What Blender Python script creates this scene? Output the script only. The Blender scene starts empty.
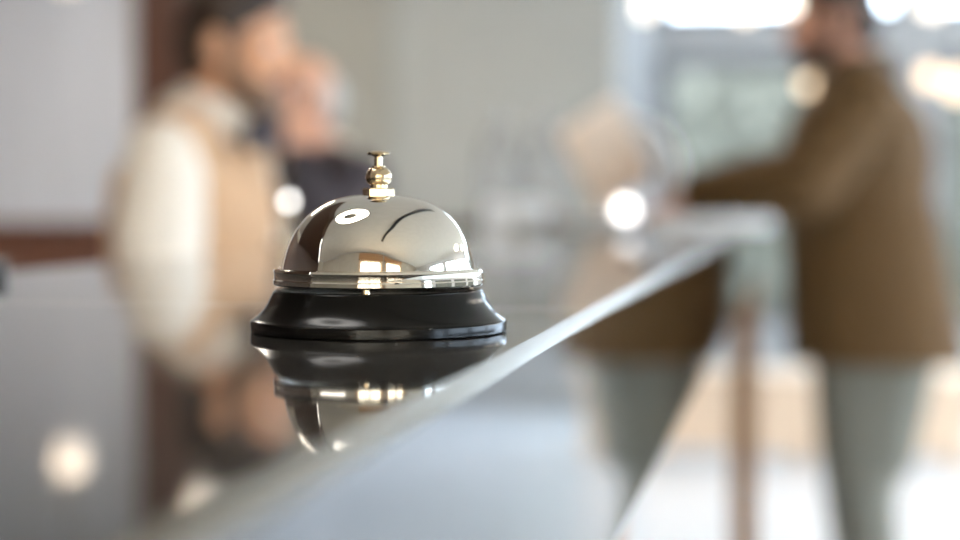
import bpy, bmesh, math, random
from mathutils import Vector, Matrix, Euler
random.seed(7)
S = bpy.context.scene
COL = S.collection
PI = math.pi
R = math.radians

# ------------------------------------------------------------------ view
S.view_settings.view_transform = 'Standard'
S.view_settings.look = 'None'
S.view_settings.gamma = 1
S.view_settings.use_curve_mapping = False
S.view_settings.exposure = 0.92
S.cycles.use_denoising = True
S.cycles.max_bounces = 10
S.cycles.diffuse_bounces = 5
S.cycles.glossy_bounces = 6
S.cycles.transparent_max_bounces = 16
S.cycles.caustics_reflective = False
S.cycles.caustics_refractive = False
S.cycles.sample_clamp_indirect = 6

TOP = 1.16                      # counter height
CZ = TOP + 0.0435               # lens height
F = 1640.0
YAW = math.atan((792 - 480) / F)
PITCH = math.atan((270 - 204) / F)

cam = bpy.data.cameras.new('camera')
cam.sensor_width = 36
cam.lens = 36 * F / 960
cam.clip_start = 0.01
cam.dof.use_dof = True
cam.dof.focus_distance = 0.535
cam.dof.aperture_fstop = cam.lens / 14.2
camo = bpy.data.objects.new('camera', cam)
camo.location = (0, 0, CZ)
camo.rotation_euler = Euler((PI / 2 - PITCH, 0, YAW), 'XYZ')
COL.objects.link(camo)
S.camera = camo
CM = camo.rotation_euler.to_matrix()


def ray(px, py):
    return CM @ Vector(((px - 480) / F, (270 - py) / F, -1))


def at(px, py, y):
    d = ray(px, py)
    return Vector((0, 0, CZ)) + d * (y / d.y)


def onz(px, py, z):
    d = ray(px, py)
    return Vector((0, 0, CZ)) + d * ((z - CZ) / d.z)


# ------------------------------------------------------------------ materials
def newmat(name):
    m = bpy.data.materials.new(name)
    m.use_nodes = True
    nt = m.node_tree
    return m, nt, nt.nodes['Principled BSDF']


def mat(name, col, rough=0.5, metal=0.0, var=0.06, scale=20.0, bump=0.0, ior=1.5, sheen=0.0, stretch=(1, 1, 1), rvar=0.0):
    m, nt, p = newmat(name)
    tc = nt.nodes.new('ShaderNodeTexCoord')
    mp = nt.nodes.new('ShaderNodeMapping')
    mp.inputs['Scale'].default_value = stretch
    nz = nt.nodes.new('ShaderNodeTexNoise')
    nz.inputs['Scale'].default_value = scale
    nz.inputs['Detail'].default_value = 4
    nt.links.new(tc.outputs['Object'], mp.inputs['Vector'])
    nt.links.new(mp.outputs['Vector'], nz.inputs['Vector'])
    rp = nt.nodes.new('ShaderNodeValToRGB')
    rp.color_ramp.elements[0].position = 0.3
    rp.color_ramp.elements[1].position = 0.7
    rp.color_ramp.elements[0].color = [c * (1 - var) for c in col] + [1]
    rp.color_ramp.elements[1].color = [min(1, c * (1 + var)) for c in col] + [1]
    nt.links.new(nz.outputs['Fac'], rp.inputs['Fac'])
    nt.links.new(rp.outputs['Color'], p.inputs['Base Color'])
    p.inputs['Roughness'].default_value = rough
    p.inputs['Metallic'].default_value = metal
    p.inputs['IOR'].default_value = ior
    if sheen:
        p.inputs['Sheen Weight'].default_value = sheen
    if rvar:
        mr = nt.nodes.new('ShaderNodeMapRange')
        mr.inputs['To Min'].default_value = max(0, rough - rvar)
        mr.inputs['To Max'].default_value = rough + rvar
        nt.links.new(nz.outputs['Fac'], mr.inputs['Value'])
        nt.links.new(mr.outputs['Result'], p.inputs['Roughness'])
    if bump:
        b = nt.nodes.new('ShaderNodeBump')
        b.inputs['Strength'].default_value = bump
        b.inputs['Distance'].default_value = 0.002
        nt.links.new(nz.outputs['Fac'], b.inputs['Height'])
        nt.links.new(b.outputs['Normal'], p.inputs['Normal'])
    return m


def wood(name, c1, c2, rough=0.4, scale=6.0, axis='X'):
    m, nt, p = newmat(name)
    tc = nt.nodes.new('ShaderNodeTexCoord')
    wv = nt.nodes.new('ShaderNodeTexWave')
    wv.bands_direction = axis
    wv.inputs['Scale'].default_value = scale
    wv.inputs['Distortion'].default_value = 5
    wv.inputs['Detail'].default_value = 3
    wv.inputs['Detail Scale'].default_value = 1.2
    nt.links.new(tc.outputs['Object'], wv.inputs['Vector'])
    rp = nt.nodes.new('ShaderNodeValToRGB')
    rp.color_ramp.elements[0].color = list(c1) + [1]
    rp.color_ramp.elements[1].color = list(c2) + [1]
    nt.links.new(wv.outputs['Fac'], rp.inputs['Fac'])
    nt.links.new(rp.outputs['Color'], p.inputs['Base Color'])
    p.inputs['Roughness'].default_value = rough
    return m


def emit(name, col, strength):
    m, nt, p = newmat(name)
    p.inputs['Base Color'].default_value = list(col) + [1]
    p.inputs['Emission Color'].default_value = list(col) + [1]
    p.inputs['Emission Strength'].default_value = strength
    return m


def pane_mat(name, tint=(0.95, 0.98, 0.97), refl=0.07):
    m = bpy.data.materials.new(name)
    m.use_nodes = True
    nt = m.node_tree
    nt.nodes.remove(nt.nodes['Principled BSDF'])
    out = nt.nodes['Material Output']
    t = nt.nodes.new('ShaderNodeBsdfTransparent')
    t.inputs['Color'].default_value = list(tint) + [1]
    g = nt.nodes.new('ShaderNodeBsdfGlossy')
    g.inputs['Roughness'].default_value = 0.02
    fr = nt.nodes.new('ShaderNodeLayerWeight')
    fr.inputs['Blend'].default_value = refl
    mx = nt.nodes.new('ShaderNodeMixShader')
    nt.links.new(fr.outputs['Fresnel'], mx.inputs['Fac'])
    nt.links.new(t.outputs['BSDF'], mx.inputs[1])
    nt.links.new(g.outputs['BSDF'], mx.inputs[2])
    nt.links.new(mx.outputs['Shader'], out.inputs['Surface'])
    return m


M = {}
M['stone'] = mat('polished_dark_stone', (0.034, 0.031, 0.028), 0.045, var=0.35, scale=160, rvar=0.015)
M['stone_edge'] = mat('satin_metal_edge', (0.27, 0.235, 0.185), 0.22, metal=1, var=0.06, scale=60)
M['apron'] = mat('dark_polished_steel', (0.11, 0.116, 0.13), 0.035, metal=1, var=0.04, scale=30)
M['inlay'] = mat('brushed_steel_inlay', (0.75, 0.72, 0.68), 0.3, metal=1, var=0.05)
M['chrome'] = mat('polished_nickel', (0.79, 0.745, 0.67), 0.025, metal=1, var=0.015, scale=30)
M['brass'] = mat('pale_brass', (0.64, 0.51, 0.34), 0.13, metal=1, var=0.06, scale=120)
M['enamel'] = mat('black_enamel', (0.004, 0.0036, 0.0032), 0.2, var=0.2, scale=60, ior=1.27)
M['felt'] = mat('black_felt', (0.01, 0.01, 0.01), 0.9)
M['steel'] = mat('satin_steel', (0.72, 0.73, 0.75), 0.22, metal=1, var=0.04, scale=40)
M['silver'] = mat('silver_paint', (0.86, 0.87, 0.90), 0.35, metal=0.0, var=0.02)
M['oak'] = wood('warm_oak', (0.40, 0.20, 0.085), (0.52, 0.28, 0.13), 0.45, 9)
M['pale_oak'] = wood('pale_oak', (0.70, 0.52, 0.37), (0.78, 0.61, 0.46), 0.5, 5)
M['walnut'] = wood('dark_walnut', (0.070, 0.030, 0.019), (0.115, 0.052, 0.034), 0.4, 7)
M['brown_panel'] = wood('brown_wall_panelling', (0.055, 0.026, 0.014), (0.085, 0.042, 0.024), 0.5, 4, 'Y')
M['plaster'] = mat('sage_grey_plaster', (0.40, 0.395, 0.36), 0.85, var=0.03, scale=6)
M['alcove'] = mat('mid_grey_plaster', (0.25, 0.25, 0.255), 0.85, var=0.03, scale=6)
M['plaster_warm'] = mat('warm_grey_plaster', (0.345, 0.33, 0.285), 0.85, var=0.03, scale=6)
M['white_wall'] = mat('white_plaster', (0.74, 0.74, 0.76), 0.8, var=0.02, scale=5)
M['white_panel'] = mat('satin_white_panel', (0.64, 0.66, 0.71), 0.35, var=0.05, scale=3, stretch=(3, 1, .4))
M['beige_wall'] = mat('beige_plaster', (0.50, 0.43, 0.34), 0.85, var=0.04, scale=5)
M['ceiling'] = mat('off_white_ceiling', (0.62, 0.58, 0.52), 0.9, var=0.03, scale=4)
M['floor'] = mat('pale_polished_floor', (0.70, 0.74, 0.80), 0.16, var=0.06, scale=3)
M['frame'] = mat('grey_window_frame', (0.17, 0.17, 0.19), 0.4, var=0.05)
M['header'] = mat('light_grey_header', (0.42, 0.42, 0.42), 0.7, var=0.04)
M['glass'] = pane_mat('window_glass')
M['clear'] = pane_mat('clear_dome_glass', (0.99, 0.99, 1.0), 0.12)
M['hedge'] = mat('hedge_leaves', (0.225, 0.215, 0.180), 0.7, var=0.3, scale=9)
M['paving'] = mat('outdoor_paving', (0.5, 0.5, 0.48), 0.9, var=0.1, scale=4)
M['skin_fair'] = mat('fair_skin', (0.72, 0.37, 0.21), 0.5, var=0.08, scale=12)
M['skin_rosy'] = mat('rosy_skin', (0.76, 0.38, 0.23), 0.5, var=0.08, scale=12)
M['skin_tan'] = mat('tanned_skin', (0.68, 0.33, 0.21), 0.5, var=0.08, scale=12)
M['hair_brown'] = mat('dark_brown_hair', (0.035, 0.018, 0.010), 0.5, var=0.4, scale=60, bump=.6, stretch=(1, 1, .2))
M['hair_sandy'] = mat('light_brown_hair', (0.16, 0.09, 0.05), 0.5, var=0.4, scale=60, bump=.6, stretch=(1, 1, .2))
M['hair_grey'] = mat('grey_white_hair', (0.55, 0.52, 0.48), 0.5, var=0.2, scale=60, bump=.6, stretch=(1, 1, .2))
M['shirt'] = mat('white_cotton', (0.80, 0.70, 0.59), 0.85, var=0.04, scale=30, bump=.2)
M['vest'] = mat('tan_waistcoat_cloth', (0.60, 0.365, 0.21), 0.85, var=0.06, scale=60, bump=.2)
M['navy'] = mat('navy_wool', (0.025, 0.028, 0.042), 0.85, var=0.15, scale=60)
M['plum'] = mat('dark_plum_grey_wool', (0.060, 0.048, 0.055), 0.85, var=0.15, scale=60)
M['black_cloth'] = mat('black_cloth', (0.018, 0.016, 0.018), 0.8, var=0.15, scale=60)
M['olive'] = mat('olive_brown_jacket_cloth', (0.104, 0.052, 0.013), 0.85, var=0.10, scale=25, bump=.3)
M['jeans'] = mat('faded_grey_trouser_cloth', (0.180, 0.172, 0.140), 0.85, var=0.10, scale=40, bump=.2)
M['leather'] = mat('brown_shoe_leather', (0.07, 0.035, 0.02), 0.4, var=0.2)
M['eye_white'] = mat('eye_white', (0.8, 0.78, 0.75), 0.2, var=0.01)
M['iris'] = mat('dark_iris', (0.03, 0.02, 0.015), 0.15, var=0.1)
M['lip'] = mat('lip_skin', (0.45, 0.18, 0.14), 0.45, var=0.05)
M['black_plastic'] = mat('black_plastic', (0.012, 0.012, 0.013), 0.3, var=0.1)
M['white_plastic'] = mat('white_plastic', (0.88, 0.89, 0.91), 0.25, var=0.02)
M['beige_plastic'] = mat('beige_plastic', (0.88, 0.68, 0.52), 0.45, var=0.03)
M['paper'] = mat('white_card', (0.82, 0.80, 0.77), 0.7, var=0.02)
M['screen'] = mat('dark_screen', (0.01, 0.01, 0.012), 0.08, var=0.05)
M['globe'] = emit('lit_warm_white_globe', (1.0, 0.88, 0.72), 2.2)
M['globe_dim'] = emit('lit_dim_warm_globe', (1.0, 0.88, 0.74), 0.6)
M['globe_soft'] = emit('lit_peach_globe', (1.0, 0.72, 0.46), 1.3)
M['glint_white'] = emit('glowing_white_glint', (1.0, 0.97, 0.93), 4.0)  # glow that stands in for specular glints on the counter
M['fill_glow'] = emit('fill_light_diffuser', (1.0, 0.89, 0.76), 20.0)  # glow of the added ceiling fill lights
M['ring_light'] = emit('lit_ring_diffuser', (1.0, 0.97, 0.92), 7.0)
sm_, snt, sp_ = newmat('warm_sheer_cloth')
snt.nodes.remove(sp_)
t1 = snt.nodes.new('ShaderNodeBsdfTranslucent'); t1.inputs['Color'].default_value = (0.85, 0.58, 0.36, 1)
t2 = snt.nodes.new('ShaderNodeBsdfTransparent'); t2.inputs['Color'].default_value = (0.95, 0.80, 0.62, 1)
t3 = snt.nodes.new('ShaderNodeMixShader'); t3.inputs['Fac'].default_value = 0.3
snt.links.new(t1.outputs[0], t3.inputs[1]); snt.links.new(t2.outputs[0], t3.inputs[2])
snt.links.new(t3.outputs[0], snt.nodes['Material Output'].inputs['Surface'])
M['sheer'] = sm_


# ------------------------------------------------------------------ helpers
def link_mesh(name, bm, m, parent=None, smooth=False, loc=None, angle=40):
    me = bpy.data.meshes.new(name)
    bmesh.ops.recalc_face_normals(bm, faces=bm.faces)
    if smooth:
        lim = R(angle)
        for f in bm.faces:
            f.smooth = True
        for e in bm.edges:
            if len(e.link_faces) == 2 and e.calc_face_angle(0) > lim:
                e.smooth = False
    bm.to_mesh(me)
    bm.free()
    if not isinstance(m, (list, tuple)):
        m = [m]
    for x in m:
        me.materials.append(x)
    o = bpy.data.objects.new(name, me)
    COL.objects.link(o)
    if parent is not None:
        o.parent = parent
    if loc is not None:
        o.location = loc
    return o


def empty(name, loc=(0, 0, 0), rz=0.0):
    o = bpy.data.objects.new(name, None)
    o.empty_display_size = 0.05
    COL.objects.link(o)
    o.location = loc
    o.rotation_euler = (0, 0, rz)
    return o


def tag(o, label, cat, group=None):
    o['label'] = label
    o['category'] = cat
    if group:
        o['group'] = group
    return o


def struct(o):
    o['kind'] = 'structure'
    return o


def abox(bm, x0, x1, y0, y1, z0, z1, bev=0.0, seg=2):
    r = bmesh.ops.create_cube(bm, size=1)
    vs = r['verts']
    for v in vs:
        v.co = Vector(((x0 + x1) / 2 + v.co.x * (x1 - x0), (y0 + y1) / 2 + v.co.y * (y1 - y0), (z0 + z1) / 2 + v.co.z * (z1 - z0)))
    if bev:
        es = set()
        for v in vs:
            es.update(v.link_edges)
        bmesh.ops.bevel(bm, geom=list(es), offset=bev, segments=seg, profile=0.5, affect='EDGES')
    return bm


def box(name, m, dims, parent=None, bev=0.0):
    bm = bmesh.new()
    abox(bm, *dims, bev=bev)
    return link_mesh(name, bm, m, parent, smooth=bev > 0, angle=50)


def alathe(bm, prof, n=64, mtx=None):
    """revolve (r, z) pairs about z; r==0 ends are poles"""
    rings = []
    for r, z in prof:
        if r < 1e-7:
            rings.append([bm.verts.new((0, 0, z))])
        else:
            rings.append([bm.verts.new((r * math.cos(2 * PI * k / n), r * math.sin(2 * PI * k / n), z)) for k in range(n)])
    for a, b in zip(rings, rings[1:]):
        for k in range(n):
            k2 = (k + 1) % n
            if len(a) == 1 and len(b) == 1:
                continue
            if len(a) == 1:
                bm.faces.new((a[0], b[k2], b[k]))
            elif len(b) == 1:
                bm.faces.new((a[k], a[k2], b[0]))
            else:
                bm.faces.new((a[k], a[k2], b[k2], b[k]))
    if mtx is not None:
        bmesh.ops.transform(bm, matrix=mtx, verts=[v for rg in rings for v in rg])
    return bm


def lathe(name, m, prof, parent=None, n=64, loc=None, mtx=None, angle=40):
    bm = bmesh.new()
    alathe(bm, prof, n, mtx)
    return link_mesh(name, bm, m, parent, True, loc, angle)


def smoothprof(pts, sub=6):
    """Catmull-Rom through profile points"""
    out = []
    n = len(pts)
    for i in range(n - 1):
        p0 = pts[max(i - 1, 0)]; p1 = pts[i]; p2 = pts[i + 1]; p3 = pts[min(i + 2, n - 1)]
        for k in range(sub):
            t = k / sub
            q = []
            for j in range(2):
                a, b, c, d = p0[j], p1[j], p2[j], p3[j]
                q.append(0.5 * (2 * b + (c - a) * t + (2 * a - 5 * b + 4 * c - d) * t * t + (-a + 3 * b - 3 * c + d) * t ** 3))
            out.append((max(q[0], 0), q[1]))
    out.append(pts[-1])
    return out


def atube(bm, pts, r, n=12, cap=True):
    pts = [Vector(p) for p in pts]
    rs = r if isinstance(r, (list, tuple)) else [r] * len(pts)
    rings = []
    up = Vector((0, 0, 1))
    for i, p in enumerate(pts):
        t = (pts[min(i + 1, len(pts) - 1)] - pts[max(i - 1, 0)]).normalized()
        if abs(t.dot(up)) > 0.95:
            up = Vector((0, 1, 0)) if abs(t.y) < 0.9 else Vector((1, 0, 0))
        a = t.cross(up).normalized()
        b = a.cross(t)
        rings.append([bm.verts.new(p + (a * math.cos(2 * PI * k / n) + b * math.sin(2 * PI * k / n)) * rs[i]) for k in range(n)])
    for a, b in zip(rings, rings[1:]):
        for k in range(n):
            bm.faces.new((a[k], a[(k + 1) % n], b[(k + 1) % n], b[k]))
    if cap:
        bm.faces.new(rings[0][::-1])
        bm.faces.new(rings[-1])
    return bm


def tube(name, m, pts, r, parent=None, n=16):
    bm = bmesh.new()
    atube(bm, pts, r, n)
    return link_mesh(name, bm, m, parent, True)


def copy_tree(o, parent=None):
    c = o.copy()
    COL.objects.link(c)
    if parent is not None:
        c.parent = parent
    for ch in list(o.children):
        copy_tree(ch, c)
    return c


# ------------------------------------------------------------------ room
XL, XR = -4.6, 5.0
YB, YM, YF = -2.3, 7.6, 9.6
XC = -0.80
H = 3.0

struct(box('floor', M['floor'], (XL - .2, XR + .2, YB - .2, YF + .2, -0.1, 0)))
struct(box('ceiling', M['ceiling'], (XL - .2, XR + .2, YB - .2, YF + .2, H, H + .1)))
struct(box('wall_left', M['beige_wall'], (XL - .15, XL, YB, YM, 0, H)))
rr = bmesh.new()
RZ0, RZ1 = 0.9, 2.62
rearw = [(-0.60, 0.75), (1.05, 2.3)]
abox(rr, XL - .15, XR + .15, YB - .15, YB, 0, RZ0)
abox(rr, XL - .15, XR + .15, YB - .15, YB, RZ1, H)
q_ = XL - .15
for a, b in rearw + [(XR + .15, XR + .15)]:
    abox(rr, q_, a, YB - .15, YB, RZ0, RZ1)
    q_ = b
struct(link_mesh('wall_rear', rr, M['beige_wall']))
struct(box('wall_staff_back', M['plaster'], (XL - .15, XC, YM, YM + .15, 0, H)))
struct(box('wall_alcove', M['alcove'], (XC - .12, XC, YM + .15, YF, 0, H)))
# pale panel at the left of the staff wall, dark walnut pilaster beside it, grey pilaster
xp = at(140, 100, YM).x
xq = at(178, 100, YM).x
struct(box('trim_1', M['white_panel'], (XL, xp, YM - .03, YM, 0.0, H)))
struct(box('trim_2', M['walnut'], (xp, xq + .12, YM - .06, YM, 0.0, H)))
xr_ = at(395, 100, YM).x
struct(box('trim_3', M['plaster_warm'], (at(290, 100, YM).x, xr_, YM - .05, YM, 0.0, H)))
struct(box('baseboard_staff', M['walnut'], (xr_, XC, YM - .02, YM, 0, .12)))

# far wall with windows
fw = bmesh.new()
WZ0, WZ1, TZ0, TZ1 = 0.50, 2.05, 2.26, 2.92
wins = [(-0.76, 0.62), (0.80, 2.60), (2.78, 4.80)]
abox(fw, XC, XR, YF, YF + .15, 0, WZ0)
abox(fw, XC, XR, YF, YF + .15, WZ1, TZ0)
abox(fw, XC, XR, YF, YF + .15, TZ1, H)
px_ = XC
for a, b in wins + [(XR, XR)]:
    if a - px_ > .001:
        abox(fw, px_, a, YF, YF + .15, WZ0, WZ1)
        abox(fw, px_, a, YF, YF + .15, TZ0, TZ1)
    px_ = b
struct(link_mesh('wall_far', fw, M['header']))


def window(n, along, a, b, pos, z0, z1, nm, mid=False):
    """frame, mullions and pane; along 'x' at y=pos or along 'y' at x=pos"""
    root = struct(empty('window_%d' % n, (0, 0, 0)))
    bm = bmesh.new()

    def bx(u0, u1, w0, w1, t=.035):
        if along == 'x':
            abox(bm, u0, u1, pos - t, pos + t, w0, w1)
        else:
            abox(bm, pos - t, pos + t, u0, u1, w0, w1)
    w = .06
    bx(a, b, z0, z0 + w); bx(a, b, z1 - w, z1)
    bx(a, a + w, z0 + w, z1 - w); bx(b - w, b, z0 + w, z1 - w)
    for k in range(1, nm + 1):
        u = a + (b - a) * k / (nm + 1)
        bx(u - .025, u + .025, z0 + w, z1 - w, .03)
    fr = link_mesh('window_frame', bm, M['frame'], root)
    bm = bmesh.new()
    if along == 'x':
        abox(bm, a + w, b - w, pos - .004, pos + .004, z0 + w, z1 - w)
    else:
        abox(bm, pos - .004, pos + .004, a + w, b - w, z0 + w, z1 - w)
    link_mesh('window_pane', bm, M['glass'], root)
    return root


wn = 1
for a, b in wins:
    window(wn, 'x', a, b, YF + .07, WZ0, WZ1, 1 if b - a > 1.5 else 0); wn += 1
    window(wn, 'x', a, b, YF + .07, TZ0, TZ1, 1 if b - a > 1.5 else 0); wn += 1

# right wall, glazed
rw = bmesh.new()
rz0, rz1 = 0.35, 2.75
rwins = [(-2.0, -1.0), (-0.6, 1.4), (1.8, 4.0), (4.4, 6.6), (7.0, 9.2)]
abox(rw, XR, XR + .15, YB, YF + .15, 0, rz0)
abox(rw, XR, XR + .15, YB, YF + .15, rz1, H)
p_ = YB
for a, b in rwins + [(YF + .15, YF + .15)]:
    if a - p_ > .001:
        abox(rw, XR, XR + .15, p_, a, rz0, rz1)
    p_ = b
struct(link_mesh('wall_right', rw, M['white_wall']))
for a, b in rwins:
    window(wn, 'y', a, b, XR + .07, rz0, rz1, 1); wn += 1
for a, b in rearw:
    window(wn, 'x', a, b, YB - .08, RZ0, RZ1, 1); wn += 1
cn = 0
for a, b in rearw:
    bm = bmesh.new()
    n = 60
    z0, z1 = RZ0 - .06, RZ1 + .06
    cols = []
    for k in range(n + 1):
        u = k / n
        x = a - .05 + (b - a + .10) * u
        y = YB + .045 + .018 * math.sin(u * 2 * PI * 11)
        cols.append((bm.verts.new((x, y, z0)), bm.verts.new((x, y, z1))))
    for c0, c1 in zip(cols, cols[1:]):
        bm.faces.new((c0[0], c1[0], c1[1], c0[1]))
    t = tag(empty('sheer_curtain', (0, 0, 0)), ['warm sheer curtain over the rear window nearer the staff side', 'warm sheer curtain over the rear window nearer the lobby'][cn], 'curtain', 'sheer curtains on the rear wall')
    link_mesh('fabric', bm, M['sheer'], t, True, angle=180)
    box('pelmet', M['oak'], (a - .10, b + .10, YB + .001, YB + .09, z1 - .005, z1 + .22), t, bev=.003)
    cn += 1
# dark walnut bulkhead over the near staff area with a lit cove strip
BH = [(XL, -1.6), (-2.33, .05), (-1.45, .95), (-1.3, 2.8), (XL, 2.8)]
bm = bmesh.new()
b0 = [bm.verts.new((x, y, 2.72)) for x, y in BH]
b1 = [bm.verts.new((x, y, H)) for x, y in BH]
bm.faces.new(b0[::-1]); bm.faces.new(b1)
for k in range(5):
    bm.faces.new((b0[k], b0[(k + 1) % 5], b1[(k + 1) % 5], b1[k]))
struct(link_mesh('ceiling_bulkhead', bm, M['brown_panel']))
struct(box('trim_4', M['brown_panel'], (XL, XL + .03, -1.6, YM - .03, 0, 2.72)))
cove = tag(empty('light_strip', (-2.38, .01, 2.74)), 'long thin lit strip along the dark ceiling bulkhead', 'lamp')
ang = math.atan2(-1.65, -2.27)
cove.rotation_euler = (0, 0, ang)
box('channel', M['steel'], (0, 2.5, .002, .022, -.02, .02), cove)
box('diffuser', M['ring_light'], (0.01, 2.49, .0221, .027, -.014, .014), cove)
# black lighting track on the ceiling
tk = tag(empty('ceiling_track', (.42, 1.1, H)), 'straight black lighting track on the ceiling above the bell', 'track')
box('rail', M['black_plastic'], (-.045, .045, -2.1, 2.2, -.06, -.0005), tk, bev=.004)
for y in (-2.13, 2.17):
    box('end_cap', M['black_plastic'], (-.05, .05, y, y + .06, -.066, -.0004), tk, bev=.004)
# ring lamp
rl = tag(empty('ring_lamp', (-0.78, 0.68, H - .30)), 'round white ring ceiling lamp mirrored in the bell', 'lamp')
bm = bmesh.new()
alathe(bm, [(.17, -.03), (.40, -.03), (.40, .0), (.17, .0), (.17, -.03)], 64)
link_mesh('diffuser', bm, M['ring_light'], rl, True)
bm = bmesh.new()
alathe(bm, [(.40, -.034), (.412, -.034), (.412, .02), (.158, .02), (.158, -.034), (.17, -.034), (.17, .001), (.40, .001), (.40, -.034)], 64)
link_mesh('frame', bm, M['black_plastic'], rl, True)
for k in range(3):
    a = 2 * PI * k / 3
    tube('rod', M['black_plastic'], [(.27 * math.cos(a), .27 * math.sin(a), .02), (.27 * math.cos(a), .27 * math.sin(a), .299)], .005, rl, 8)

# outdoors
struct(box('ground_outside', M['paving'], (-12, 24, -12, 24, -0.35, -0.15)))


def hedge(name, x0, x1, y0, y1, h, label, seed, n=9000):
    """a clipped block with a coat of separate leaves on its faces"""
    rnd = random.Random(seed)
    bm = bmesh.new()
    abox(bm, x0 + .12, x1 - .12, y0 + .12, y1 - .12, -.15, h - .12)
    for k in range(n):
        f = k % 5
        d = abs(rnd.gauss(.04, .06))
        px, py, pz = rnd.uniform(x0, x1), rnd.uniform(y0, y1), rnd.uniform(-.1, h)
        if f == 0:
            pz = h - d
        elif x1 - x0 > y1 - y0:
            py = y0 + d
        else:
            px = x0 + d
        L = rnd.uniform(.05, .11)
        m3 = Euler((rnd.uniform(-1.3, 1.3), rnd.uniform(-1.3, 1.3), rnd.uniform(0, 6.28))).to_matrix()
        q = [bm.verts.new(Vector((px, py, pz)) + m3 @ Vector(c)) for c in ((0, 0, 0), (L * .42, L * .5, L * .12), (0, L * 1.15, 0), (-L * .42, L * .5, L * .12))]
        bm.faces.new(q)
    me = bpy.data.meshes.new(name)
    bm.to_mesh(me)
    bm.free()
    me.materials.append(M['hedge'])
    o = bpy.data.objects.new(name, me)
    COL.objects.link(o)
    o['label'] = label
    o['category'] = 'hedge'
    return o


hedge('hedge', 6.6, 7.3, -1.5, 9.0, 1.35, 'low pale green hedge outside the side windows of the lobby', 5)
hedge('hedge', -1.6, 4.6, 11.6, 12.5, 2.5, 'pale green hedge outside the far lobby windows', 3)

# long pale oak bench, added in place of a warm sunlit band of floor
bench = tag(empty('bench', (0, 7.9, 0)), 'long pale oak bench before the far windows, added for a sunlit band of floor', 'bench')
box('seat', M['pale_oak'], (-.74, 0.85, -.22, .22, .36, .41), bench, bev=.005)
box('front_panel', M['pale_oak'], (-.70, 0.81, -.18, -.15, .05, .36), bench)
for x in (-.70, .02, .73):
    box('leg', M['pale_oak'], (x, x + .08, -.14, .18, 0, .36), bench)

# ------------------------------------------------------------------ counter
XE = -0.0787           # front face
CH = 0.0042           # chamfer
XBK = -0.50            # staff edge
YN, YE = -0.9, 4.28
AP = 0.112
YS = onz(290, 306, TOP).y


def slab_mesh(y0, y1, x0, x1, z0, z1, ch):
    bm = bmesh.new()
    pr = [(x0, z0), (x1, z0), (x1, z1 - ch), (x1 - ch, z1), (x0 + ch, z1), (x0, z1 - ch)]
    A = [bm.verts.new((x, y0, z)) for x, z in pr]
    B = [bm.verts.new((x, y1, z)) for x, z in pr]
    n = len(pr)
    for k in range(n):
        f = bm.faces.new((A[k], A[(k + 1) % n], B[(k + 1) % n], B[k]))
        if k in (2, 4):
            f.material_index = 1
        if k == 1:
            f.material_index = 2
    bm.faces.new(A[::-1]); bm.faces.new(B)
    return bm


counter = tag(empty('reception_counter', (XE, 0, 0)), 'long dark polished stone reception counter with the bell on it', 'counter')
counter.location = (0, 0, 0)
link_mesh('countertop', slab_mesh(YN, YS - .0006, XBK, XE, TOP - .04, TOP, CH), [M['stone'], M['stone_edge'], M['apron']], counter)
link_mesh('countertop', slab_mesh(YS + .0006, YE, XBK, XE, TOP - .04, TOP, CH), [M['stone'], M['stone_edge'], M['apron']], counter)
box('inlay_strip', M['inlay'], (XBK, XE - CH, YS - .0006, YS + .0006, TOP - .03, TOP + .0001), counter)
box('apron', M['apron'], (XE - .03, XE - .0006, YN, YE, TOP - AP, TOP - .04), counter)
box('apron', M['stone'], (XBK, XBK + .03, YN, YE - .6, TOP - AP, TOP - .04), counter)
for (lx, ly) in ((XE - .07, YE - .08), (XE - .07, YN + .02), (XBK + .0, YN + .02), (XBK + .0, YE - .08)):
    o = box('leg', M['oak'], (lx, lx + .065, ly, ly + .065, 0, TOP - .1121), counter, bev=.003)
box('end_rail', M['oak'], (XBK + .065, XE - .07, YE - .07, YE - .03, TOP - .16, TOP - .0401), counter)

ret = tag(empty('counter_return', (0, 0, 0)), 'far return wing of the dark counter running behind the attendants', 'counter')
link_mesh('countertop', slab_mesh(-.43, 0, -.64, -.001, 0, .04, .004), [M['stone'], M['stone_edge'], M['stone']], ret)
ret.location = (XBK, YE, TOP - .04)
box('apron', M['header'], (-.64, -.001, -.43, -.40, -.072, 0), ret)
box('leg', M['oak'], (-.64, -.57, -.1, -.03, -(TOP - .04), 0), ret, bev=.003)
box('leg', M['oak'], (-.64, -.57, -.40, -.33, -(TOP - .04), 0), ret, bev=.003)
box('modesty_panel', M['header'], (-.56, -.02, -.06, -.04, -1.0, 0), ret)

# ------------------------------------------------------------------ bell
bp = onz(379, 330.9, TOP)
bell = tag(empty('desk_bell', (bp.x, bp.y, TOP)), 'shiny chrome desk call bell with black base on the dark counter', 'bell')
mm = 0.00103


def P(pts):
    return [(r * mm, z * mm) for r, z in pts]


base_side = smoothprof([(42.3, 4.0), (40.9, 4.9), (38.9, 6.7), (37.0, 9.3), (35.8, 11.8), (34.9, 13.4)], 5)
base = lathe('base', M['enamel'], P([(0, 0.4), (40.5, 0.4), (41.2, 0.0), (42.0, 0.0), (42.5, 0.5), (42.6, 3.4), (42.3, 4.0)] + base_side[1:] +
             [(34.2, 14.0), (32.5, 14.1), (30.0, 12.5), (0, 12.5)]), bell, n=128, angle=35)
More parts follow.
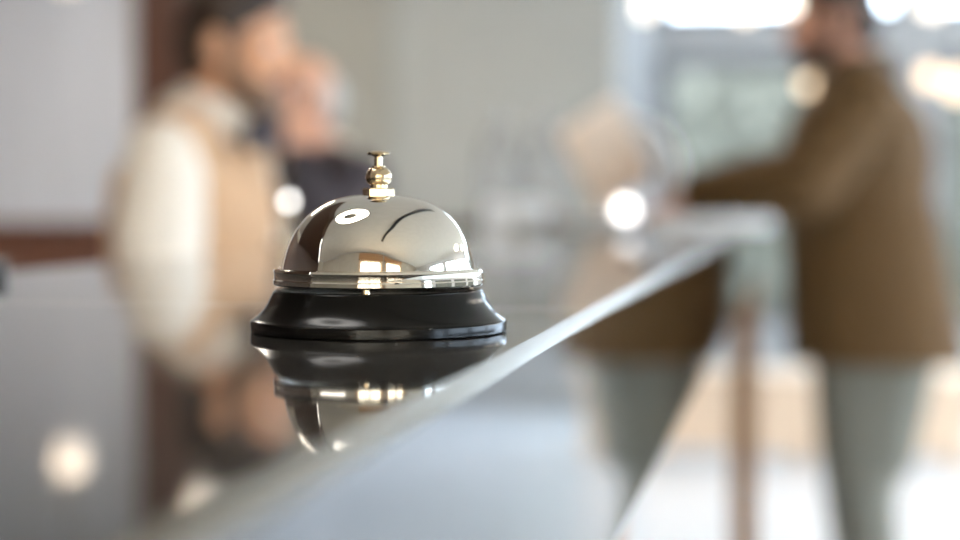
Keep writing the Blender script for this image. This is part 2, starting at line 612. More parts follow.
# open shell dome with rolled rim
outer = smoothprof([(31.8, 21.0), (31.0, 24.7), (29.4, 29.6), (26.8, 34.5), (22.6, 39.2), (16.6, 43.0), (9.5, 44.9), (4.0, 45.3)], 8)
LIFT = 0.0
rim = [(33.6, 15.4), (34.6, 15.5), (35.0, 16.0), (35.05, 17.2), (34.75, 17.6), (34.75, 19.6), (35.0, 20.1), (34.7, 20.8), (33.8, 21.1), (32.4, 21.0)]
inner = [(r - 0.9, z - 0.7) for r, z in outer[::-1]]
dome = lathe('dome', M['chrome'], [(a, b + LIFT * mm) for a, b in P([(32.6, 15.8)] + rim + outer + [(4.0, 44.5)] + inner[1:] + [(31.0, 18.5), (32.6, 15.8)])], bell, n=160, angle=30)
# hex nut on a washer
bm2 = bmesh.new()
alathe(bm2, P([(2.9, 46.0), (4.9, 46.0), (5.3, 46.3), (5.3, 48.4), (4.9, 48.8), (2.9, 48.8)]), 6, Matrix.Rotation(R(11), 4, 'Z'))
nut = link_mesh('hex_nut', bm2, M['brass'], bell, loc=(0, 0, -.0013))
knob = lathe('post', M['brass'], P([(0, 44.5), (2.9, 44.5), (2.9, 49.9)] + smoothprof([(2.9, 49.9), (3.7, 50.3), (4.3, 51.7), (4.3, 53.2), (3.5, 54.8), (2.3, 55.6)], 6)[1:] +
             [(2.2, 56.1), (1.7, 56.2), (0, 56.2)]), bell, n=48, loc=(0, 0, -.0013))
plunger = lathe('plunger', M['brass'], P([(0, 50), (1.32, 50), (1.32, 59.4), (2.2, 59.9), (3.7, 60.1), (3.95, 60.5), (3.7, 60.9), (2.4, 61.3), (0, 61.5)]), bell, n=48, loc=(0, 0, -.0016))
# clapper stub seen below the rim at the front
d_ = (Vector((0, 0, 0)) - Vector((bp.x, bp.y, 0))).normalized()
side = Vector((-d_.y, d_.x, 0))
cb = d_ * .0331 - side * .0041
ck = bmesh.new()
alathe(ck, P([(0, 12.3), (1.4, 12.3), (1.4, 16.5), (1.2, 17), (0, 17)]), 20, Matrix.Translation(cb))
link_mesh('clapper_pin', ck, M['brass'], bell, True)

# ------------------------------------------------------------------ people
class Blob:
    def __init__(s):
        s.bm = bmesh.new()

    def ell(s, c, r, rot=None, n=2):
        g = bmesh.ops.create_icosphere(s.bm, subdivisions=n + 1, radius=1)
        m3 = (rot or Matrix.Identity(3))
        for v in g['verts']:
            v.co = m3 @ Vector((v.co.x * r[0], v.co.y * r[1], v.co.z * r[2])) + Vector(c)
        return s

    def limb(s, a, b, ra, rb, flat=1.0, fa=None, n=18):
        """tapered capsule from a to b; flat scales the radius along fa"""
        a = Vector(a); b = Vector(b)
        t = (b - a)
        L = t.length
        t.normalize()
        u = Vector(fa) if fa is not None else Vector((0, 1, 0))
        u = (u - t * u.dot(t))
        if u.length < 1e-4:
            u = t.orthogonal()
        u.normalize()
        w = t.cross(u)
        prof = []
        for k in range(0, 6):
            th = -PI / 2 + PI / 2 * k / 5
            prof.append((ra * math.cos(th), ra * math.sin(th)))
        for k in range(0, 6):
            th = PI / 2 * k / 5
            prof.append((rb * math.cos(th), L + rb * math.sin(th)))
        prof[0] = (0, -ra); prof[-1] = (0, L + rb)
        m4 = Matrix(((w.x, u.x * flat, t.x, a.x), (w.y, u.y * flat, t.y, a.y), (w.z, u.z * flat, t.z, a.z), (0, 0, 0, 1)))
        alathe(s.bm, prof, n, m4)
        return s

    def chain(s, pts, rs, flat=1.0, fa=None, n=18):
        for i in range(len(pts) - 1):
            s.limb(pts[i], pts[i + 1], rs[i], rs[i + 1], flat, fa, n)
        return s

    def build(s, name, m, parent, voxel=0.007, it=5, cuts=()):
        bmesh.ops.recalc_face_normals(s.bm, faces=s.bm.faces)
        me = bpy.data.meshes.new(name)
        s.bm.to_mesh(me)
        s.bm.free()
        o = bpy.data.objects.new(name, me)
        COL.objects.link(o)
        md = o.modifiers.new('r', 'REMESH')
        md.mode = 'VOXEL'
        md.voxel_size = voxel
        sm = o.modifiers.new('s', 'SMOOTH')
        sm.factor = .5
        sm.iterations = it
        dg = bpy.context.evaluated_depsgraph_get()
        dg.update()
        nm = bpy.data.meshes.new_from_object(o.evaluated_get(dg))
        o.modifiers.clear()
        o.data = nm
        bpy.data.meshes.remove(me)
        nm.name = name
        if cuts:
            b = bmesh.new()
            b.from_mesh(nm)
            for co, no in cuts:
                r = bmesh.ops.bisect_plane(b, geom=b.verts[:] + b.edges[:] + b.faces[:], plane_co=co, plane_no=no, clear_outer=True)
                bmesh.ops.holes_fill(b, edges=[e for e in b.edges if e.is_boundary], sides=0)
            b.to_mesh(nm)
            b.free()
        nm.materials.clear()
        nm.materials.append(m)
        for p in nm.polygons:
            p.use_smooth = True
        o.parent = parent
        return o


def hand(B, wrist, direction, palm_n, side, curl=0.35, s=1.0):
    """palm, four fingers and a thumb leaving the palm's side; side=+1 puts the thumb towards w"""
    d = Vector(direction).normalized()
    nrm = Vector(palm_n); nrm = (nrm - d * nrm.dot(d)).normalized()   # points out of the palm
    w = d.cross(nrm).normalized() * side                                # towards the thumb
    wr = Vector(wrist)
    B.limb(wr, wr + d * .035 * s, .027 * s, .030 * s, .65, nrm)
    for k in range(4):
        off = (1.5 - k) * .0205 * s
        B.limb(wr + d * .02 * s + w * off * .7, wr + d * .082 * s + w * off, .014 * s, .0115 * s, 1.0, nrm)
    lens = (.072, .080, .074, .058)
    for k in range(4):
        off = (1.5 - k) * .0225 * s
        p = wr + d * .088 * s + w * off
        spread = (1.5 - k) * .06
        dd = (d + w * spread).normalized()
        ang = curl * .5
        L = lens[k] * s
        for j, fr in enumerate((.45, .30, .25)):
            v = (dd * math.cos(ang) + nrm * math.sin(ang))
            q = p + v * L * fr
            B.limb(p, q, (.0088 - j * .0008) * s, (.0082 - j * .0010) * s, n=12)
            p = q
            ang += curl
    p = wr + d * .025 * s + w * .022 * s
    v = (d * .62 + w * .75 + nrm * .2).normalized()
    q = p + v * .045 * s
    B.limb(p, q, .0135 * s, .0105 * s, n=12)
    v2 = (d * .9 + w * .35 + nrm * .25).normalized()
    q2 = q + v2 * .032 * s
    B.limb(q, q2, .0100 * s, .0088 * s, n=12)
    B.limb(q2, q2 + v2 * .02 * s, .0088 * s, .0076 * s, n=12)


def person(name, loc, rz, s, lean, head_turn, arms, mats, outfit, label):
    """faces local +Y; arms = ((elbow, wrist, hand_dir, palm_n) right(+x), same left(-x)) in local metres for the scaled figure"""
    root = tag(empty(name, loc, rz), label, 'person')
    Lm = Matrix.Rotation(-lean, 3, 'X')
    pel = Vector((0, 0, .95 * s))

    def up(x, y, z):
        return pel + Lm @ (Vector((x, y, z)) * s - pel)
    neck = up(0, -.012, 1.46)
    hc = up(0, .030, 1.615)
    HT = Matrix.Rotation(head_turn[0], 3, 'Z') @ Matrix.Rotation(-head_turn[1], 3, 'X')

    def hd(x, y, z):
        return hc + HT @ (Vector((x, y, z)) * s)
    sh = {1: up(.178, -.01, 1.405), -1: up(-.178, -.01, 1.405)}
    hips = {1: Vector((.09, 0, .93)) * s, -1: Vector((-.09, 0, .93)) * s}
    kn = {1: Vector((.10, .025, .50)) * s, -1: Vector((-.10, .025, .50)) * s}
    an = {1: Vector((.10, -.02, .085)) * s, -1: Vector((-.10, -.02, .085)) * s}
    el = {1: Vector(arms[0][0]), -1: Vector(arms[1][0])}
    wr = {1: Vector(arms[0][1]), -1: Vector(arms[1][1])}

    # --- skin: one continuous body
    B = Blob()
    B.limb(up(0, 0, .97), up(0, 0, 1.10), .125 * s, .115 * s, .75)
    B.limb(up(0, 0, 1.10), up(0, 0, 1.30), .118 * s, .140 * s, .72)
    B.limb(up(-.09, 0, 1.36), up(.09, 0, 1.36), .085 * s, .085 * s, .9)
    B.chain([neck, up(0, .005, 1.53)], [.060 * s, .054 * s])
    B.limb(up(0, .005, 1.53), hd(0, -.02, -.04), .054 * s, .056 * s)
    for q in (1, -1):
        B.limb(up(q * .05, -.01, 1.46), sh[q], .050 * s, .052 * s)
        B.chain([sh[q], el[q]], [.050 * s, .040 * s])
        B.chain([el[q], wr[q]], [.041 * s, .026 * s])
        hand(B, wr[q], arms[0 if q == 1 else 1][2], arms[0 if q == 1 else 1][3], arms[0 if q == 1 else 1][4], arms[0 if q == 1 else 1][5], s)
        B.chain([hips[q], kn[q]], [.090 * s, .058 * s])
        B.chain([kn[q], (kn[q] * .62 + an[q] * .38) + Vector((0, -.015, 0)), an[q]], [.056 * s, .054 * s, .038 * s])
    # head: cranium, face, jaw, nose, brow, ears
    B.ell(hd(0, -.015, .030), Vector((.076, .094, .088)) * s, HT)
    B.ell(hd(0, .020, -.030), Vector((.062, .072, .082)) * s, HT)
    B.limb(hd(-.030, .050, -.082), hd(.030, .050, -.082), .030 * s, .030 * s)
    B.limb(hd(0, .066, -.096), hd(0, .070, -.098), .020 * s, .020 * s)
    B.limb(hd(0, .084, .010), hd(0, .108, -.028), .009 * s, .013 * s)
    for q in (1, -1):
        B.limb(hd(q * .007, .092, -.034), hd(q * .012, .094, -.036), .010 * s, .009 * s)
        B.limb(hd(q * .012, .080, .026), hd(q * .048, .066, .024), .011 * s, .009 * s)
        B.ell(hd(q * .042, .064, -.022), Vector((.022, .018, .018)) * s, HT)
        B.ell(hd(q * .078, -.012, -.010), Vector((.010, .020, .032)) * s, HT @ Matrix.Rotation(q * .25, 3, 'Z'))
    B.limb(hd(-.018, .086, -.060), hd(.018, .086, -.060), .0085 * s, .0085 * s)
    B.limb(hd(-.016, .085, -.070), hd(.016, .085, -.070), .0085 * s, .0085 * s)
    B.build('body', mats['skin'], root, .0052, 4)
    for q in (1, -1):
        bm = bmesh.new()
        g = bmesh.ops.create_uvsphere(bm, u_segments=20, v_segments=12, radius=.0108 * s)
        e = link_mesh('eye', bm, M['eye_white'], root, True)
        e.location = hd(q * .031, .0728, .006)
        bm = bmesh.new()
        alathe(bm, [(0, .0), (.0052 * s, .0), (.0052 * s, .0014 * s), (.003 * s, .0032 * s), (0, .0035 * s)], 20)
        i_ = link_mesh('iris', bm, M['iris'], e, True)
        fd = HT @ Vector((0, 1, 0))
        i_.rotation_euler = fd.to_track_quat('Z', 'Y').to_euler()
        i_.location = fd * (.0093 * s)
    LB = Blob()
    LB.limb(hd(-.019, .0915, -.0605), hd(.019, .0915, -.0605), .0055 * s, .0055 * s)
    LB.limb(hd(-.016, .0905, -.0685), hd(.016, .0905, -.0685), .0055 * s, .0055 * s)
    LB.build('lips', M['lip'], root, .0022, 3)
    # hair
    Hh = Blob()
    if not outfit.get('bald'):
        Hh.ell(hd(0, -.022, .046), Vector((.083, .096, .084)) * s, HT)
    Hh.ell(hd(0, -.055, .000), Vector((.076, .066, .085)) * s, HT)
    if not outfit.get('bald'):
        Hh.ell(hd(0, .022, .086), Vector((.066, .060, .036)) * s, HT)
    for q in (1, -1):
        Hh.limb(hd(q * .070, .012, .030), hd(q * .070, .018, -.010), .016 * s, .010 * s)
    Hh.build('hair', mats['hair'], root, .005, 4)
    if outfit.get('beard'):
        Bd = Blob()
        Bd.limb(hd(-.036, .054, -.088), hd(.036, .054, -.088), .029 * s, .029 * s)
        Bd.limb(hd(-.016, .072, -.104), hd(.016, .072, -.104), .023 * s, .023 * s)
        for q in (1, -1):
            Bd.limb(hd(q * .036, .054, -.088), hd(q * .060, .018, -.060), .027 * s, .020 * s)
            Bd.limb(hd(q * .060, .018, -.060), hd(q * .068, .012, -.015), .018 * s, .011 * s)
            Bd.limb(hd(q * .026, .084, -.062), hd(q * .004, .097, -.048), .0075 * s, .0075 * s)
            Bd.limb(hd(q * .026, .084, -.062), hd(q * .034, .072, -.085), .0085 * s, .0095 * s)
        Bd.build('beard', mats.get('beard', mats['hair']), root, .004, 3)

    def sleeves(Bq, e, puff=1.0):
        for q in (1, -1):
            mid = (sh[q] + el[q]) / 2
            dw = (wr[q] - el[q])
            cuff = el[q] + dw * .93
            es = -.012 if outfit['kind'] == 'waistcoat' else e
            Bq.limb(up(q * .05, -.01, 1.44), sh[q], (.056 + es) * s, (.058 + es) * s)
            Bq.chain([sh[q], mid, el[q]], [(.056 + e) * s, (.054 + e) * s * puff, (.050 + e) * s])
            Bq.chain([el[q], el[q] + dw * .5, cuff], [(.050 + e) * s, (.044 + e) * s, (.034 + e * .8) * s])

    dp = outfit.get('depth', 1.0)

    def torso(Bq, e, hem, flare=0.0, top=1.40):
        for q in (1, -1):
            Bq.limb(up(q * .065, 0, hem - .10), up(q * .03, .01, 1.12), (.142 + e + flare) * s, (.120 + e) * s, .95 * dp)
        Bq.limb(up(0, .01, 1.10), up(0, .0, 1.30), (.132 + e) * s, (.150 + e) * s, .78 * dp)
        Bq.limb(up(-.10, -.005, top - .05), up(.10, -.005, top - .05), (.090 + e) * s, (.090 + e) * s, .95 * dp)
        Bq.limb(up(-.06, -.012, top + .035), up(.06, -.012, top + .035), (.058 + e) * s, (.058 + e) * s)

    hemz = outfit['hem']
    T = Blob()
    if outfit['kind'] == 'waistcoat':
        sleeves(T, .012, 1.18)
        torso(T, -.012, hemz + .10)
        T.build('shirt', M['shirt'], root, .0065, 4)
        V = Blob()
        for q in (1, -1):
            V.limb(up(q * .06, 0, hemz + .02), up(q * .03, .01, 1.12), .152 * s, .130 * s, .95)
        V.limb(up(0, .0, 1.10), up(0, -.012, 1.30), .146 * s, .166 * s, .93)
        for q in (1, -1):
            V.limb(up(q * .090, .03, 1.33), up(q * .132, -.005, 1.42), .082 * s, .050 * s)
            V.limb(up(q * .085, -.005, 1.430), up(q * .152, -.010, 1.408), .064 * s, .078 * s)
            V.limb(up(q * .130, -.01, 1.42), up(q * .095, -.05, 1.34), .050 * s, .085 * s)
        V.build('waistcoat', M['vest'], root, .0065, 4, cuts=[(Vector((0, 0, hemz * s)), Vector((0, 0, -1)))])
        for k in range(4):
            b_ = up(0, .139 + (.004 if k > 1 else 0), 1.06 + .07 * k)
            bm = bmesh.new()
            bmesh.ops.create_uvsphere(bm, u_segments=16, v_segments=8, radius=.007 * s)
            o = link_mesh('button', bm, M['black_plastic'], root, True)
            o.location = b_
        C = Blob()
        for k in range(12):
            a0, a1 = 2 * PI * k / 12, 2 * PI * (k + 1) / 12
            C.limb(up(.072 * math.sin(a0), -.004 + .072 * math.cos(a0), 1.478 + .012 * -math.cos(a0)), up(.072 * math.sin(a1), -.004 + .072 * math.cos(a1), 1.478 + .012 * -math.cos(a1)), .026 * s, .026 * s, n=10)
            C.limb(up(.060 * math.sin(a0), .004 + .060 * math.cos(a0), 1.512 + .012 * -math.cos(a0)), up(.060 * math.sin(a1), .004 + .060 * math.cos(a1), 1.512 + .012 * -math.cos(a1)), .014 * s, .014 * s, n=10)
        C.build('collar', M['shirt'], root, .005, 3)
        Tb = Blob()
        ty = .104
        for q in (1, -1):
            Tb.limb(up(0, ty, 1.464), up(q * .058, ty - .004, 1.464), .014 * s, .034 * s, .45)
        Tb.limb(up(0, ty + .004, 1.462), up(0, ty + .004, 1.463), .016 * s, .016 * s, .8)
        Tb.build('bow_tie', M['navy'], root, .004, 2)
    else:
        sleeves(T, outfit.get('ease', .014))
        torso(T, outfit.get('ease', .014), hemz, .004)
        jk = T.build('jacket', outfit['mat'], root, .0065, 5, cuts=[(Vector((0, 0, hemz * s)), Vector((0, 0, -1)))])
        C = Blob()
        cr = .067 + .25 * outfit.get('ease', .014)
        cz = 1.474 + outfit.get('ease', .014) * .55
        for k in range(12):
            a0, a1 = 2 * PI * k / 12, 2 * PI * (k + 1) / 12
            C.limb(up(cr * math.sin(a0), -.006 + cr * math.cos(a0), cz - .022 * math.cos(a0)), up(cr * math.sin(a1), -.006 + cr * math.cos(a1), cz - .022 * math.cos(a1)), .021 * s, .021 * s, n=10)
        C.build('collar', outfit['collar'], root, .005, 3)
    # trousers and shoes
    Tr = Blob()
    Tr.limb(Vector((-.06, 0, .95)) * s, Vector((.06, 0, .95)) * s, .105 * s, .105 * s, 1.0)
    Tr.limb(Vector((0, 0, .95)) * s, up(0, 0, 1.03), .122 * s, .120 * s, .85)
    for q in (1, -1):
        Tr.chain([hips[q], kn[q], an[q] + Vector((0, 0, .03))], [.106 * s, .080 * s, .066 * s])
    if outfit.get('seat'):
        for q in (1, -1):
            Tr.limb(Vector((q * .085, -.05, .88)) * s, Vector((q * .098, -.01, .62)) * s, .105 * s, .090 * s)
            Tr.limb(Vector((q * .085, .045, .88)) * s, Vector((q * .098, .03, .60)) * s, .100 * s, .090 * s)
    Tr.build('trousers', outfit['trousers'], root, .0075, 4)
    for q in (1, -1):
        Sh = Blob()
        z = .045 * s
        Sh.limb(an[q] + Vector((0, -.02, -.035)) * s, an[q] + Vector((q * .01, .10, -.045)) * s, .042 * s, .040 * s, 1, (0, 0, 1))
        Sh.limb(an[q] + Vector((q * .01, .08, -.047)) * s, an[q] + Vector((q * .015, .165, -.052)) * s, .043 * s, .034 * s, .8, (0, 0, 1))
        Sh.limb(an[q] + Vector((0, -.01, -.03)) * s, an[q] + Vector((0, 0, .02)) * s, .043 * s, .042 * s)
        Sh.build('shoe', outfit['shoes'], root, .006, 4, cuts=[(Vector((0, 0, .002)), Vector((0, 0, -1)))])
    return root


# customer at the counter's far end, facing the counter (-X)
cx = at(862, 200, 4.02).x
cs = 1.02
zc_ = TOP
person('customer', (cx + .024, 4.02, 0), PI / 2, cs, .10, (0.10, .12),
       (((.22, .14, 1.250), (.085, .345, TOP + .066), (-.35, 1, -.36), (0, 0, -1), -1, .14),
        ((-.235, .16, 1.250), (-.155, .405, TOP + .066), (.30, 1, -.36), (0, 0, -1), 1, .14)),
       dict(skin=M['skin_tan'], hair=M['hair_brown']),
       dict(kind='jacket', mat=M['olive'], collar=M['olive'], hem=.82, ease=.036, depth=1.22, seat=True, trousers=M['jeans'], shoes=M['leather'], beard=True),
       'bearded person in olive brown jacket leaning both forearms on the counter')

# attendant in waistcoat behind the counter, facing right
ax = at(192, 200, 2.55).x
person('attendant', (ax - .034, 2.55, 0), -PI / 2, .91, .15, (-.08, .10),
       (((.215, .055, 1.03), (.17, .26, .95), (-.2, 1, -.1), (-1, 0, -.2), 1, .35),
        ((-.215, .055, 1.03), (-.16, .26, .96), (.3, 1, 0), (1, 0, -.2), -1, .35)),
       dict(skin=M['skin_fair'], hair=M['hair_brown'], beard=M['hair_sandy']),
       dict(kind='waistcoat', hem=.90, trousers=M['black_cloth'], shoes=M['black_plastic'], beard=True),
       'attendant in white shirt, tan waistcoat and dark bow tie behind the counter')

# older colleague behind the attendant, facing him
bx_ = at(330, 200, 3.6).x
person('colleague', (bx_, 3.6, 0), R(142), .89, .10, (0.0, .15),
       (((.23, .02, .98), (.17, .20, .93), (-.3, 1, 0), (-1, 0, -.2), 1, .35),
        ((-.225, .20, 1.12), (-.098, .150, 1.305), (.05, .02, 1), (1, -.25, 0), 1, .30)),
       dict(skin=M['skin_rosy'], hair=M['hair_grey']),
       dict(kind='jacket', mat=M['plum'], collar=M['shirt'], bald=True, hem=.84, ease=.014, trousers=M['black_cloth'], shoes=M['black_plastic']),
       'balding grey haired person in dark plum jacket, hand to cheek, behind the attendant')

# ------------------------------------------------------------------ things on the counter
# black pen at the staff edge
pp = onz(8, 278, TOP)
pen = tag(empty('pen', (pp.x, pp.y, TOP)), 'black pen lying on the counter at its staff edge', 'pen')
pen.rotation_euler = (0, 0, R(188))
axm = Matrix.Translation((0, 0, .0052)) @ Matrix.Rotation(PI / 2, 4, 'Y')
lathe('barrel', M['black_plastic'], [(0, 0), (.0048, .001), (.0052, .004), (.0052, .095), (.0046, .098), (0, .098)], pen, 24, mtx=axm)
lathe('cap', M['black_plastic'], [(.0046, .0985), (.0052, .099), (.0048, .120), (.0015, .135), (.0007, .138), (0, .138)], pen, 24, mtx=axm)
box('clip', M['steel'], (-.001, .04, -.0012, .0012, .0104, .0114), pen)

# closed silver laptop across the far counter
lp = onz(722, 232, TOP)
lap = tag(empty('laptop', (-.122, 2.62, TOP)), 'closed silver laptop lying across the counter near its front edge', 'laptop')
box('base', M['silver'], (-.098, .092, -.10, .10, .002, .015), lap, bev=.003)
box('lid', M['silver'], (-.098, .092, -.10, .10, .0155, .024), lap, bev=.0025)
for dx, dy in ((-.08, -.08), (.035, -.08), (-.08, .08), (.035, .08)):
    box('foot', M['black_plastic'], (dx - .01, dx + .01, dy - .006, dy + .006, 0, .0022), lap)

# dark folder added to block the glowing ball's mirror image in the counter
fo = tag(empty('blocker_folder', (-.335, 2.62, TOP)), 'added closed dark folder beside the silver laptop, blocking a reflection', 'folder')
box('cover', M['black_cloth'], (-.085, .085, -.15, .15, 0, .003), fo, bev=.001)
box('paper_stack', M['paper'], (-.080, .080, -.145, .145, .0031, .011), fo)
box('cover', M['black_cloth'], (-.085, .085, -.15, .15, .0111, .014), fo, bev=.001)
box('spine', M['black_cloth'], (-.088, -.0851, -.15, .15, 0, .014), fo, bev=.001)

# white card box at the staff edge
cb_ = at(502, 227, 2.75)
cbx = tag(empty('card_box', (cb_.x + .03, 2.72, TOP)), 'small open white card box on the staff edge of the counter', 'box')
bm = bmesh.new()
abox(bm, -.036, .036, -.024, .024, 0, .003)
abox(bm, -.036, .036, -.024, -.021, .003, .040)
abox(bm, -.036, .036, .021, .024, .003, .026)
abox(bm, -.036, -.033, -.021, .021, .003, .034)
abox(bm, .033, .036, -.021, .021, .003, .034)
link_mesh('tray', bm, M['white_plastic'], cbx)
cbx.scale = (1.35, 1.35, 1.25)
box('card_stack', M['paper'], (-.031, .031, -.018, .018, .0032, .037), cbx)

# payment terminal leaning, beige back
tp = at(612, 200, 3.98)
ter = tag(empty('touch_terminal', (tp.x, 3.98, TOP)), 'tilted beige backed touch terminal standing on the far counter', 'terminal')
lathe('base', M['white_plastic'], [(0, 0), (.07, 0), (.072, .004), (.066, .010), (.02, .014), (0, .014)], ter, 48)
tube('stem', M['white_plastic'], [(0, 0, .012), (.005, 0, .06), (.0, -.01, .10), (-.01, -.02, .13)], .014, ter)
bm = bmesh.new()
abox(bm, -.088, .088, -.010, .010, -.115, .115, bev=.008)
tb = link_mesh('housing', bm, M['beige_plastic'], ter, True)
tb.location = (-.008, -.034, .162)
tb.rotation_euler = (R(12), R(-32), R(25))
sc_ = box('screen', M['screen'], (-.079, .079, .0098, .0112, -.104, .104), tb)

# arched white lamp to its right
lp2 = at(636, 200, 4.215)
arc = tag(empty('desk_lamp', (lp2.x, 4.215, TOP)), 'white arched desk lamp beside the tilted terminal', 'lamp')
lathe('base', M['white_plastic'], [(0, 0), (.05, 0), (.052, .004), (.048, .012), (.012, .018), (0, .018)], arc, 40, loc=(.09, 0, 0))
pts = []
for k in range(21):
    a = R(-8 + 150 * k / 20)
    pts.append((-.02 + .115 * math.cos(a), 0, .12 + .125 * math.sin(a)))
tube('arch_arm', M['white_plastic'], [(.09, 0, .012), (.094, 0, .06)] + pts, .024, arc, 20)
hm = Matrix.Translation((-.112, 0, .192)) @ Matrix.Rotation(R(-25), 4, 'Y')
lathe('lamp_shade', M['white_plastic'], [(0, .03), (.018, .028), (.034, .0), (.036, -.012), (.033, -.012), (.031, .0), (.016, .024), (0, .026)], arc, 32, mtx=hm)

# glowing ball added in place of a glint off chrome
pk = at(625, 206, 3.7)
puck = tag(empty('puck_glint', (pk.x, 3.7, TOP)), 'small glowing white ball added for a glint on the counter before the terminal', 'lamp')
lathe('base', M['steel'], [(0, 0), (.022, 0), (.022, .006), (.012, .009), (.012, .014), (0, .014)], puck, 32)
lathe('glowing_globe', M['glint_white'], [(0, .012)] + [(.018 * math.sin(PI * k / 12), .030 - .018 * math.cos(PI * k / 12)) for k in range(1, 12)] + [(0, .048)], puck, 24)


def cloche(px, y, r, h, label):
    p = at(px, 200, y)
    c = tag(empty('glass_cloche', (p.x, y, TOP)), label, 'cloche', 'glass cloches on the far counter')
    lathe('base', M['oak'], [(0, 0), (r + .012, 0), (r + .014, .004), (r + .012, .014), (0, .014)], c, 48)
    o = [(r, .0142), (r, h * .55)] + [(r * math.cos(PI / 2 * k / 10), h * .55 + (h * .45) * math.sin(PI / 2 * k / 10)) for k in range(1, 10)]
    i_ = [(max(a - .003, 0), b - .0025 if b > .02 else b) for a, b in o[::-1]]
    lathe('dome', M['clear'], o + [(0, h)] + [(0, h - .003)] + i_, c, 48, angle=80)
    lathe('knob', M['steel'], [(0, h - .001), (.006, h), (.006, h + .008), (.013, h + .016), (.011, h + .026), (0, h + .030)], c, 24)
    return c


cloche(500, 3.95, .050, .235, 'clear glass cloche on the far counter, nearer the bell')
cloche(545, 4.17, .050, .255, 'taller clear glass cloche on the far counter beside the tilted terminal')

# staff side credenza, then a glowing ball on a stem added for a glint
cr = tag(empty('credenza', (0, 0, 0)), 'dark walnut credenza with four doors along the staff back wall', 'cabinet')
cr.location = (-2.85, 6.1, 0)
box('body', M['walnut'], (-1.7, 1.2, -.24, .24, .08, 1.10), cr)
box('top', M['walnut'], (-1.72, 1.22, -.27, .26, 1.101, 1.135), cr, bev=.004)
box('plinth', M['black_plastic'], (-1.66, 1.16, -.20, .22, 0, .08), cr)
for k in range(4):
    x0 = -1.69 + k * .7225
    d = box('door', M['walnut'], (x0 + .005, x0 + .7175, -.26, -.2405, .10, 1.085), cr, bev=.003)
    tube('handle', M['brass'], [(x0 + .66, -.275, .60), (x0 + .66, -.275, .78)], .006, d)
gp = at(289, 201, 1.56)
gl = tag(empty('stem_glint', (gp.x, 1.56, TOP)), 'tiny glowing ball on a slender stem, added for a glint at the staff edge of the counter', 'lamp')
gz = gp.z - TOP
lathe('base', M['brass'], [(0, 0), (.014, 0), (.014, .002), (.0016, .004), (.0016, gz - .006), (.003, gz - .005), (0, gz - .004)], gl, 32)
lathe('glowing_globe', M['glint_white'], [(0, gz - .0045)] + [(.0045 * math.sin(PI * k / 14), gz - .0045 * math.cos(PI * k / 14)) for k in range(1, 14)] + [(0, gz + .0045)], gl, 32)


# ------------------------------------------------------------------ lamps
def pendant(p, r, m, label, group):
    t = tag(empty('pendant_lamp', (p.x, p.y, p.z)), label, 'lamp', group)
    lathe('glowing_globe', m, [(0, -r)] + [(r * math.sin(PI * k / 16), -r * math.cos(PI * k / 16)) for k in range(1, 16)] + [(0, r)], t, 32)
    lathe('cap', M['black_plastic'], [(0, r * .96), (r * .35, r * .92), (r * .35, r * 1.15), (.006, r * 1.3), (0, r * 1.3)], t, 24)
    tube('cord', M['black_plastic'], [(0, 0, r * 1.28), (0, 0, H - p.z - .02)], .004, t, 8)
    lathe('ceiling_rose', M['black_plastic'], [(0, H - p.z - .03), (.04, H - p.z - .025), (.045, H - p.z - .001), (0, H - p.z - .001)], t, 24)
    return t


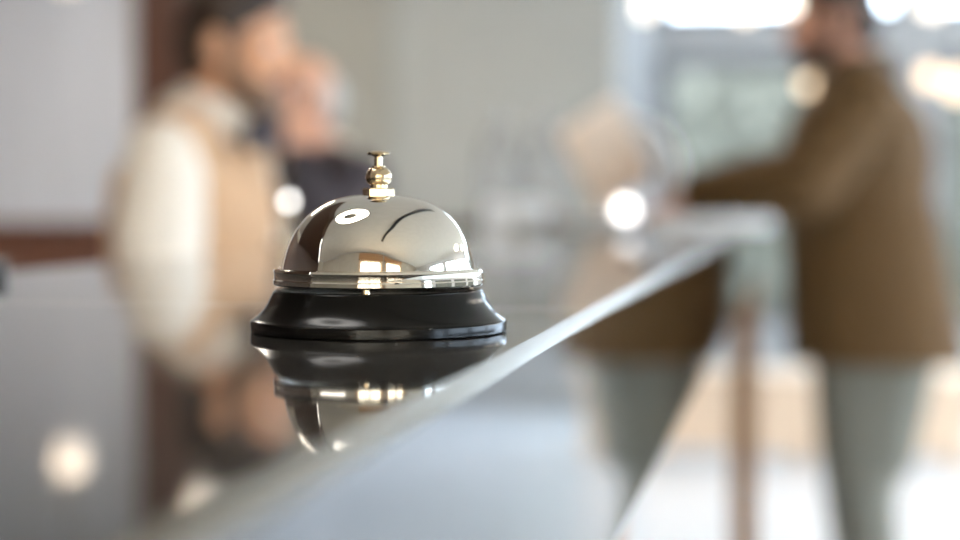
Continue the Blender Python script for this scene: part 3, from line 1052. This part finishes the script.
pendant(at(66, -29, 6.0), .075, M['globe_dim'], 'pendant globe lamp before the pale wall panel at the far left', 'globe lamps over the staff side')
pendant(at(196, -72, 6.0), .05, M['globe_dim'], 'smaller pendant globe lamp over the attendant near the walnut pilaster', 'globe lamps over the staff side')
lob = [(810, 84, 8.2, .045, 'globe_soft', 'peach globe lamp at the height of the bearded customer\'s chin'),
       (929, 76, 7.8, .045, 'globe_soft', 'peach globe lamp just behind the customer\'s back'),
       (958, 84, 7.4, .060, 'globe_soft', 'brighter peach globe lamp at the edge of the frame beyond the customer'),
       (932, 3, 8.4, .055, 'globe', 'white globe lamp high above the customer\'s back'),
       (642, 6, 8.8, .055, 'globe', 'first globe lamp from the corner in the row above the far window'),
       (700, 1, 8.8, .050, 'globe', 'second globe lamp from the corner in the row above the far window'),
       (745, 9, 8.8, .050, 'globe', 'third globe lamp from the corner in the row above the far window'),
       (790, 3, 8.8, .050, 'globe', 'fourth globe lamp from the corner, next to the customer\'s head')]
for (px, py, y, r, m, lb) in lob:
    pendant(at(px, py, y), r, M[m], lb, 'globe lamps in the lobby')


def fill_panel(x, y, w, d, label):  # unseen square light added on the ceiling to brighten the room
    t = tag(empty('fill_light', (x, y, H)), label, 'lamp', 'added ceiling fill lights')
    bm = bmesh.new()
    for a in ((-w, -w + .03, -d, d), (w - .03, w, -d, d), (-w + .03, w - .03, -d, -d + .03), (-w + .03, w - .03, d - .03, d)):
        abox(bm, a[0], a[1], a[2], a[3], -.03, -.0005)
    link_mesh('frame', bm, M['white_plastic'], t)
    box('diffuser', M['fill_glow'], (-w + .03, w - .03, -d + .03, d - .03, -.022, -.012), t)
    return t


for x, y, lb in ((3.9, 7.4, 'added square fill light over the lobby by the far windows'), (3.9, 4.6, 'added square fill light over the middle of the lobby'),
                 (-2.7, 5.3, 'added square fill light above the attendants')):
    fill_panel(x, y, .45, .45, lb)

# world: bright overcast daylight
w = bpy.data.worlds.new('world')
S.world = w
w.use_nodes = True
nt = w.node_tree
bg = nt.nodes['Background']
tc = nt.nodes.new('ShaderNodeTexCoord')
sx = nt.nodes.new('ShaderNodeSeparateXYZ')
rp = nt.nodes.new('ShaderNodeValToRGB')
rp.color_ramp.elements[0].position = 0.0
rp.color_ramp.elements[0].color = (0.66, 0.79, 1.0, 1)
rp.color_ramp.elements[1].position = 0.6
rp.color_ramp.elements[1].color = (0.80, 0.89, 1.0, 1)
nt.links.new(tc.outputs['Generated'], sx.inputs['Vector'])
nt.links.new(sx.outputs['Z'], rp.inputs['Fac'])
nt.links.new(rp.outputs['Color'], bg.inputs['Color'])
bg.inputs['Strength'].default_value = 8.0
